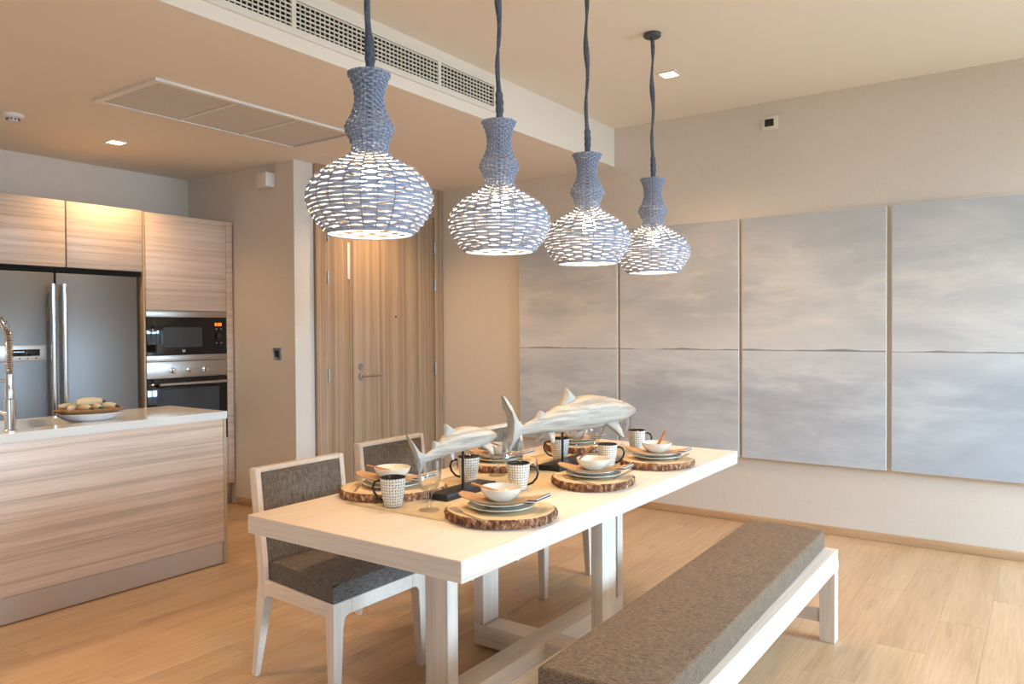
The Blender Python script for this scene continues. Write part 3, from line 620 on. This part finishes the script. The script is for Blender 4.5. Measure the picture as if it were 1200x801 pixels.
# ------------------------------------------------------------ table dressing
ZT = .75
b = MB(); nx, ny = 6, 40; x0, x1, y0, y1 = -1.988, -1.452, 1.815, 3.42
g = [[b.bm.verts.new((x0+(x1-x0)*i/nx+.004*math.sin(j*1.7)*(i in (0, nx)), y0+(y1-y0)*j/ny, ZT+.0022+.0006*math.sin(i*2.1+j*.9))) for i in range(nx+1)] for j in range(ny+1)]
for j in range(ny):
    for i in range(nx): b.bm.faces.new((g[j][i], g[j][i+1], g[j+1][i+1], g[j+1][i]))
rn = tag(obj('table_runner', b.mesh('table_runner', M['runner'], 60)), 'beige striped linen runner along the middle of the dining table', 'table runner'); md = rn.modifiers.new('solid', 'SOLIDIFY'); md.thickness = .0016
ZR = ZT+.0035
E1 = math.radians(35.2)
def slab_mesh(rx, ry, th, seed):
    rnd = random.Random(seed); n = 72; ph = [rnd.uniform(0, 6.28) for _ in range(5)]
    def rad(a): return 1+.03*math.sin(2*a+ph[0])+.02*math.sin(3*a+ph[1])+.012*math.sin(5*a+ph[2])
    b = MB(); top = []; 
    T = [b.bm.verts.new((rx*rad(2*PI*i/n)*.975*math.cos(2*PI*i/n), ry*rad(2*PI*i/n)*.975*math.sin(2*PI*i/n), th)) for i in range(n)]
    B = [b.bm.verts.new((v.co.x, v.co.y, 0)) for v in T]; b.bm.faces.new(T); b.bm.faces.new(B[::-1])
    for i in range(n): b.bm.faces.new((T[i], B[i], B[(i+1) % n], T[(i+1) % n]))
    me = b.mesh('wood_slab', M['slab'])
    b = MB(); rings = []; n2 = 144
    for k_, (q, z) in enumerate(((.97, th-.0005), (1.0, th-.003), (1.012, th*.75), (1.015, th*.5), (1.01, th*.25), (.995, .001), (.965, .001))):
        rings.append([])
        for i in range(n2):
            a = 2*PI*i/n2; j = 0 if k_ in (0, 6) else (.0035*math.sin(i*1.9+ph[3]+k_*.5)+rnd.uniform(-.002, .002)); rings[-1].append(b.bm.verts.new(((rx*rad(a)*q+j)*math.cos(a), (ry*rad(a)*q+j)*math.sin(a), z)))
    for A, B in zip(rings, rings[1:]):
        for i in range(n2): b.bm.faces.new((A[i], A[(i+1) % n2], B[(i+1) % n2], B[i]))
    return me, b.mesh('bark', M['bark'], 60)
def plate_me(r, name): return MB().lathe([(0, 0), (r*.58, 0), (r*.62, .004), (r*.86, .0085), (r, .015), (r*.995, .017), (r*.84, .0115), (r*.6, .007), (0, .006)], 48).mesh(name, M['plate'], 50)
plate_big, plate_small = plate_me(.106, 'dinner_plate'), plate_me(.092, 'side_plate')
bowl_me = MB().lathe([(0, 0), (.032, 0), (.035, .003), (.052, .014), (.063, .030), (.0655, .042), (.0635, .0425), (.060, .032), (.049, .018), (.030, .008), (0, .006)], 40).mesh('bowl', M['china'], 50)
def ribbon(pts, wid, th, seg=1):
    b = MB(); rows = []
    for (x, z, w, sh) in pts: rows.append([b.bm.verts.new((x+sh*(q/2), wid*w*q/2, z)) for q in (-1, -.5, 0, .5, 1)])
    for A, B in zip(rows, rows[1:]):
        for i in range(4): b.bm.faces.new((A[i], A[i+1], B[i+1], B[i]))
    ext = bmesh.ops.extrude_face_region(b.bm, geom=list(b.bm.faces)); 
    for v in [q for q in ext['geom'] if isinstance(q, bmesh.types.BMVert)]: v.co.z += th
    return b
nap_pts = [(-.135, .030, .45, .0), (-.115, .0245, .75, .01), (-.09, .018, .95, .01), (-.06, .0122, 1.0, .0), (-.03, .009, 1.0, 0), (.03, .009, 1.0, 0), (.06, .0115, 1, 0), (.085, .0165, 1, .01), (.105, .0205, 1, .02), (.128, .0255, .98, .03)]
nap_me = ribbon(nap_pts, .085, .0045).mesh('napkin', M['napkin'], 50)
b = ribbon([(.098, .0125, 1.0, .02), (.116, .0160, 1.0, .026), (.137, .0215, .98, .03)], .090, .011); 
hem_me = b.mesh('striped_hem', M['hem'], 40)
def fork_me():
    b = MB(); out = [(-.095, -.004), (-.095, .004), (-.03, .0035), (.02, .0028), (.038, .006), (.048, .0105)]
    b.prism([(-.095, -.0045), (-.095, .0045), (.02, .0028), (.04, .0105), (.05, .0115), (.05, -.0115), (.04, -.0105), (.02, -.0028)], 'z', 0, .0018)
    for y in (-.0100, -.0033, .0033, .0100): b.box((.0501, y-.0015, .0003), (.092, y+.0015, .0017))
    for v in b.bm.verts:
        if v.co.x > .045: v.co.z += .004*((v.co.x-.045)/.047)
        if v.co.x < .0: v.co.z += .0025
    return b.mesh('fork', M['silver'], 40)
fork_m = fork_me()
b = MB(); b.prism([(-.10, -.005), (-.10, .005), (-.01, .0045), (.0, .008), (.08, .009), (.105, .0), (.08, -.006), (-.01, -.004)], 'z', 0, .002); knife_m = b.mesh('table_knife', M['silver'], 40)
def stick_mesh():
    b = MB()
    for dy in (-.0033, .0033): b.tube([(-.045, dy, 0), (.045, dy, 0)], .0036, 8)
    return b.mesh('cinnamon_stick', M['stick'], 50)
stick_m = stick_mesh()
mug_pts = [(0, 0), (.026, 0), (.029, .003), (.033, .020), (.039, .050), (.0425, .080), (.0430, .098), (.0405, .0985)]
mug_out = MB().lathe(mug_pts, 40).mesh('mug', M['dots'], 60)
mug_in = MB().lathe([(.0418, .0975), (.0435, .0995), (.042, .1005), (.0395, .099), (.0385, .06), (.030, .010), (0, .008)], 40).mesh('dark_inside', M['inner'], 60)
mug_h = MB().tube([(.038, 0, .082), (.050, 0, .086), (.066, 0, .080), (.073, 0, .062), (.068, 0, .042), (.052, 0, .024), (.033, 0, .017)], [.0055]*7, 10, .75).mesh('handle', M['inner'], 60)
def goblet_mesh():
    b = MB(); out = [(0, 0), (.034, 0), (.0345, .003), (.022, .006), (.009, .012), (.0075, .020), (.011, .028), (.0085, .038), (.011, .050), (.019, .060), (.030, .075), (.038, .095), (.0415, .120), (.0420, .145), (.0410, .168)]
    inn = [(.0395, .168), (.0402, .145), (.0398, .120), (.036, .097), (.028, .079), (.016, .067), (0, .063)]
    b.lathe(out+inn, 24); return b.mesh('wine_goblet', M['glass'], 25)
gob_m = goblet_mesh()
SET = [ # name, centre, slab radii, rot of slab, seed, side(+1 near side, -1 far side), place text
    ('front near', (-1.418, 1.945), (.171, .150), E1-.25, 1, 1, 'at the nearest place on the bench side'),
    ('mid near', (-1.436, 2.575), (.158, .152), E1, 2, 1, 'at the middle place on the bench side'),
    ('far near', (-1.405, 3.085), (.152, .150), E1, 3, 1, 'at the farthest place on the bench side'),
    ('front far', (-1.955, 2.010), (.185, .150), E1+.1, 4, -1, 'at the nearest place on the chair side'),
    ('mid far', (-1.955, 2.665), (.175, .15), E1, 5, -1, 'at the middle place on the chair side'),
    ('far far', (-1.930, 3.275), (.150, .15), E1, 6, -1, 'at the farthest place on the chair side')]
STICK = [((-.052, .0), .052, 178, -.30), ((-.030, .005), .072, -40, .75), ((.020, -.005), .070, 45, .75), ((-.05, .0), .05, 175, -.2), ((-.03, .0), .06, 200, -.4), ((.0, .0), .065, 120, .6)]
for (nm, (cx, cy), (rx, ry), rz, seed, side, where), st in zip(SET, STICK):
    TH = .029; a, bk = slab_mesh(rx, ry, TH, seed)
    sl = tag(obj('wood_slab', a, None, (cx, cy, ZR), rz), 'round bark-edged wood slab charger '+where, 'charger', 'wood slab chargers'); obj('bark', bk, sl)
    e1 = Vector((math.cos(E1), math.sin(E1), 0)); e2 = Vector((-e1.y, e1.x, 0)); c = Vector((cx, cy, ZR+TH+.0003))
    pc = c
    tag(obj('dinner_plate', plate_big, None, pc), 'larger grey-green plate under a smaller plate '+where, 'plate', 'dinner plates')
    tag(obj('side_plate', plate_small, None, pc+Vector((0, 0, .0122)), 0), 'smaller grey-green plate stacked under the napkin '+where, 'plate', 'side plates')
    zn = .0122+.008
    np_ = tag(obj('napkin', nap_me, None, pc+Vector((0, 0, zn-.007)), E1-.20), 'folded tan napkin under the bowl '+where, 'napkin', 'folded napkins'); obj('striped_hem', hem_me, np_)
    tag(obj('bowl', bowl_me, None, pc+Vector((0, 0, zn+.0068))), 'small cream bowl on the tan napkin '+where, 'bowl', 'small cream bowls')
    (sx_, sy_), sz_, sa, tilt = st
    o = tag(obj('cinnamon_stick', stick_m, None, pc+e1*sx_+e2*sy_+Vector((0, 0, zn+.0068+sz_-.012))), 'pair of cinnamon sticks in the bowl '+where, 'spice', 'cinnamon stick pairs')
    d = e1*math.cos(math.radians(sa))+e2*math.sin(math.radians(sa)); o.rotation_euler = (0, -tilt if tilt > 0 else tilt, math.atan2(d.y, d.x))
    if side > 0:
        tag(obj('fork', fork_m, None, c+(-.107*e1-.080*e2 if seed == 1 else -.055*e1-.112*e2), E1+math.radians(122.7 if seed == 1 else 127)), 'steel fork lying on the wood slab '+where, 'fork', 'forks'); 
        if seed > 1: tag(obj('table_knife', knife_m, None, c+e1*.118+e2*.02, E1+math.radians(60)), 'steel knife on the wood slab '+where, 'knife', 'knives')
    else:
        tag(obj('fork', fork_m, None, c-e1*.122-e2*.02, E1+math.radians(95)), 'steel fork lying on the wood slab '+where, 'fork', 'forks')
MUGS = [((-1.615, 2.325), E1, 'dotted mug with right-hand handle behind the nearest bench-side bowl'), ((-1.560, 2.920), E1, 'dotted mug with right-hand handle below the big carved shark belly'), ((-1.654, 3.40), E1-.1, 'dotted mug at the far end of the table by the last bench-side bowl'), ((-1.815, 1.868), E1+PI-.25, 'front-most dotted mug with left-hand handle, beside the goblet'), ((-1.862, 2.338), E1+PI-.1, 'dotted mug standing behind the post of the smaller shark'), ((-1.822, 2.955), E1+PI, 'dotted mug standing behind the post of the larger shark')]
for (x, y), rz, L in MUGS:
    t = tag(obj('mug', mug_out, None, (x, y, ZR), rz), L, 'mug', 'dotted mugs'); obj('dark_inside', mug_in, t); obj('handle', mug_h, t)
GL = [((-1.675, 1.893), 'front-most clear goblet beside the dotted mug'), ((-1.842, 2.500), 'clear goblet under the snout of the smaller shark'), ((-1.690, 2.395), 'clear goblet next to the nearest bench-side mug'), ((-1.845, 3.15), 'clear goblet under the big shark belly, left one'), ((-1.79, 3.235), 'clear goblet behind the big shark belly and a bench-side mug'), ((-1.76, 3.46), 'farthest clear goblet, below the big shark snout')]
for (x, y), L in GL: tag(obj('wine_goblet', gob_m, None, (x, y, ZR)), L, 'glass', 'clear goblets')

# carved sharks: profile in (s, z) along the swimming direction
def shark(name_label, post, d, topline, botline, wmax, tail, dors, dors2, pec, pel, base, zs, nose_flat):
    d = Vector((d[0], d[1], 0)).normalized(); rz = math.atan2(d.y, d.x)
    t = thing('carved_shark', name_label, 'sculpture', (post[0], post[1], ZR), rz)
    z0 = ZR
    def interp(L, s):
        for (a, b), (c, e) in zip(L, L[1:]):
            if a <= s <= c: q = (s-a)/(c-a); q = q*q*(3-2*q)*.5+q*.5; return b+(e-b)*q
        return L[0][1] if s < L[0][0] else L[-1][1]
    s0, s1 = topline[0][0], topline[-1][0]; n = 40; nr = 24; b = MB(); rings = []
    for i in range(n+1):
        s = s0+(s1-s0)*(1-(1-i/n)**1.25); zt_, zb_ = interp(topline, s), interp(botline, s); h = (zt_-zb_)/2; zc = (zt_+zb_)/2-z0; u = (s-s0)/(s1-s0)
        w = wmax*interp([(0, .10), (.15, .22), (.4, .68), (.6, .95), (.75, 1.0), (.88, .92), (.96, .72), (1, .35)], u)
        ring = []
        for k_ in range(nr):
            a = 2*PI*k_/nr; ca, sa = math.cos(a), math.sin(a); rid = 1+.035*math.cos(a*9)*min(1, u*2)*(1 if u < .85 else .3)
            yy = w*math.copysign(abs(ca)**.85, ca)*rid; zz = zc+h*math.copysign(abs(sa)**.9, sa)*rid
            ring.append(b.bm.verts.new((s, yy, zz)))
        rings.append(ring)
    for A, B in zip(rings, rings[1:]):
        for k_ in range(nr): b.bm.faces.new((A[k_], A[(k_+1) % nr], B[(k_+1) % nr], B[k_]))
    b.bm.faces.new(rings[0][::-1]); b.bm.faces.new(rings[-1])
    body = obj('body', b.mesh('body', M['shark'], 70), t)
    def fin(name, poly, th, place=None, par=t):
        b = MB(); poly = [Vector(p) for p in poly]; c = sum(poly, Vector((0, 0)))/len(poly)
        F = []
        for s_ in (-1, 1): F.append([b.bm.verts.new((p.x, s_*th*.25, p.y)) for p in poly])
        n_ = len(poly)
        inner = [[b.bm.verts.new((c.x+(p.x-c.x)*.6, s_*th, c.y+(p.y-c.y)*.6)) for p in poly] for s_ in (-1, 1)]
        for q in range(2):
            for i in range(n_): b.bm.faces.new((F[q][i], F[q][(i+1) % n_], inner[q][(i+1) % n_], inner[q][i]))
            b.bm.faces.new(inner[q])
        for i in range(n_): b.bm.faces.new((F[0][i], F[0][(i+1) % n_], F[1][(i+1) % n_], F[1][i]))
        if place: b.bm.transform(place)
        return obj(name, b.mesh(name, M['sharkfin'], 50), par)
    fin('tail_fin', [(s, z-z0) for s, z in tail], .012*zs); fin('dorsal_fin', [(s, z-z0) for s, z in dors], .012*zs); fin('dorsal_fin', [(s, z-z0) for s, z in dors2], .008*zs)
    for s_ in (-1, 1):
        (ps, pz, pl, pw) = pec; mt = Matrix.Translation((ps, s_*wmax*.80, pz-z0)) @ Matrix.Rotation(s_*math.radians(-52), 4, 'X') @ Matrix.Scale(s_, 4, (0, 1, 0)) 
        mt = mt @ Matrix.Rotation(math.radians(90), 4, 'X') @ Matrix.Scale(1, 4)
        fin('pectoral_fin', [(-pw*.5, 0), (pw*.5, 0), (pw*.55, -pl*.5) if False else (pw*.62, pl*-.0+.0), (pw*.35, -pl*.55), (pw*.05, -pl), (-pw*.1, -pl*.9), (-pw*.15, -pl*.5), (-pw*.35, -pl*.2)], .007*zs, Matrix.Translation((ps, s_*wmax*.72, pz-z0)) @ Matrix.Rotation(s_*math.radians(48), 4, 'X'))
        (qs, qz, ql) = pel; fin('pelvic_fin', [(-ql*.4, 0), (ql*.5, 0), (-ql*.2, -ql), (-ql*.5, -ql*.9)], .005*zs, Matrix.Translation((qs, s_*wmax*.25, qz-z0)) @ Matrix.Rotation(s_*math.radians(35), 4, 'X'))
    zb_ = interp(botline, 0)-z0; b = MB(); b.tube([(0, 0, .0225), (0, 0, zb_+.012)], .0055, 12); obj('post', b.mesh('post', M['black'], 40), t)
    bo = bx('base', (base[0], -base[2]/2, 0), (base[1], base[2]/2, .022), M['black'], t, .001); bo.rotation_euler = (0, 0, base[3]-rz)
    # eyes, mouth line
    hs = s1-(s1-s0)*.05; b = MB()
    for s_ in (-1, 1): b.lathe([(0, .004), (.003, .002), (.004, 0), (.003, -.002), (0, -.004)], 10, (hs-.01, s_*wmax*.70, (interp(topline, hs)+interp(botline, hs))/2-z0))
    obj('eye', b.mesh('eye', M['black'], 60), body); return t
shark('smaller carved whitewashed shark on a black stand, nearer end of the table', (-1.75, 2.165), (.04, 1),
      [(-.215, .912), (-.168, .930), (-.13, .955), (-.095, .977), (-.04, .992), (.013, .996), (.06, .991), (.105, .981), (.146, .969), (.165, .960), (.174, .950)],
      [(-.215, .893), (-.168, .894), (-.13, .899), (-.08, .904), (-.02, .907), (.04, .908), (.09, .911), (.13, .920), (.160, .932), (.174, .941)], .046,
      [(-.287, 1.000), (-.262, .975), (-.225, .932), (-.185, .915), (-.195, .893), (-.208, .878), (-.221, .862), (-.229, .868), (-.231, .885), (-.241, .910), (-.262, .955)],
      [(-.102, 1.017), (-.088, 1.013), (-.060, .997), (-.035, .986), (-.035, .975), (-.105, .960), (-.098, .985)],
      [(-.158, .962), (-.148, .961), (-.128, .952), (-.125, .945), (-.162, .930), (-.156, .945)], (.085, .925, .055, .05), (-.075, .912, .03), (-.145, .15, .082, PI/2+.03), 1, 0)
shark('larger carved whitewashed shark on a black stand, in the middle of the table', (-1.72, 2.812), (.15, .98),
      [(-.290, .950), (-.249, .960), (-.186, .976), (-.106, .996), (-.022, 1.020), (.06, 1.040), (.13, 1.050), (.20, 1.052), (.286, 1.041), (.36, 1.024), (.42, 1.006), (.47, .988), (.496, .970)],
      [(-.290, .922), (-.244, .920), (-.133, .915), (-.023, .905), (.123, .899), (.234, .902), (.31, .908), (.37, .915), (.42, .928), (.465, .942), (.496, .958)], .085,
      [(-.371, 1.086), (-.352, 1.078), (-.315, 1.035), (-.275, .972), (-.252, .958), (-.255, .925), (-.285, .905), (-.312, .880), (-.330, .862), (-.338, .872), (-.330, .905), (-.325, .945), (-.323, 1.0), (-.345, 1.055)],
      [(.018, 1.093), (.030, 1.090), (.058, 1.070), (.085, 1.050), (.085, 1.035), (-.025, 1.005), (-.018, 1.020), (.008, 1.055)],
      [(-.149, 1.010), (-.138, 1.007), (-.112, .994), (-.105, .985), (-.185, .965), (-.170, .980)], (.262, .930, .098, .085), (-.10, .915, .05), (-.11, .21, .105, PI/2), 1.7, 0)
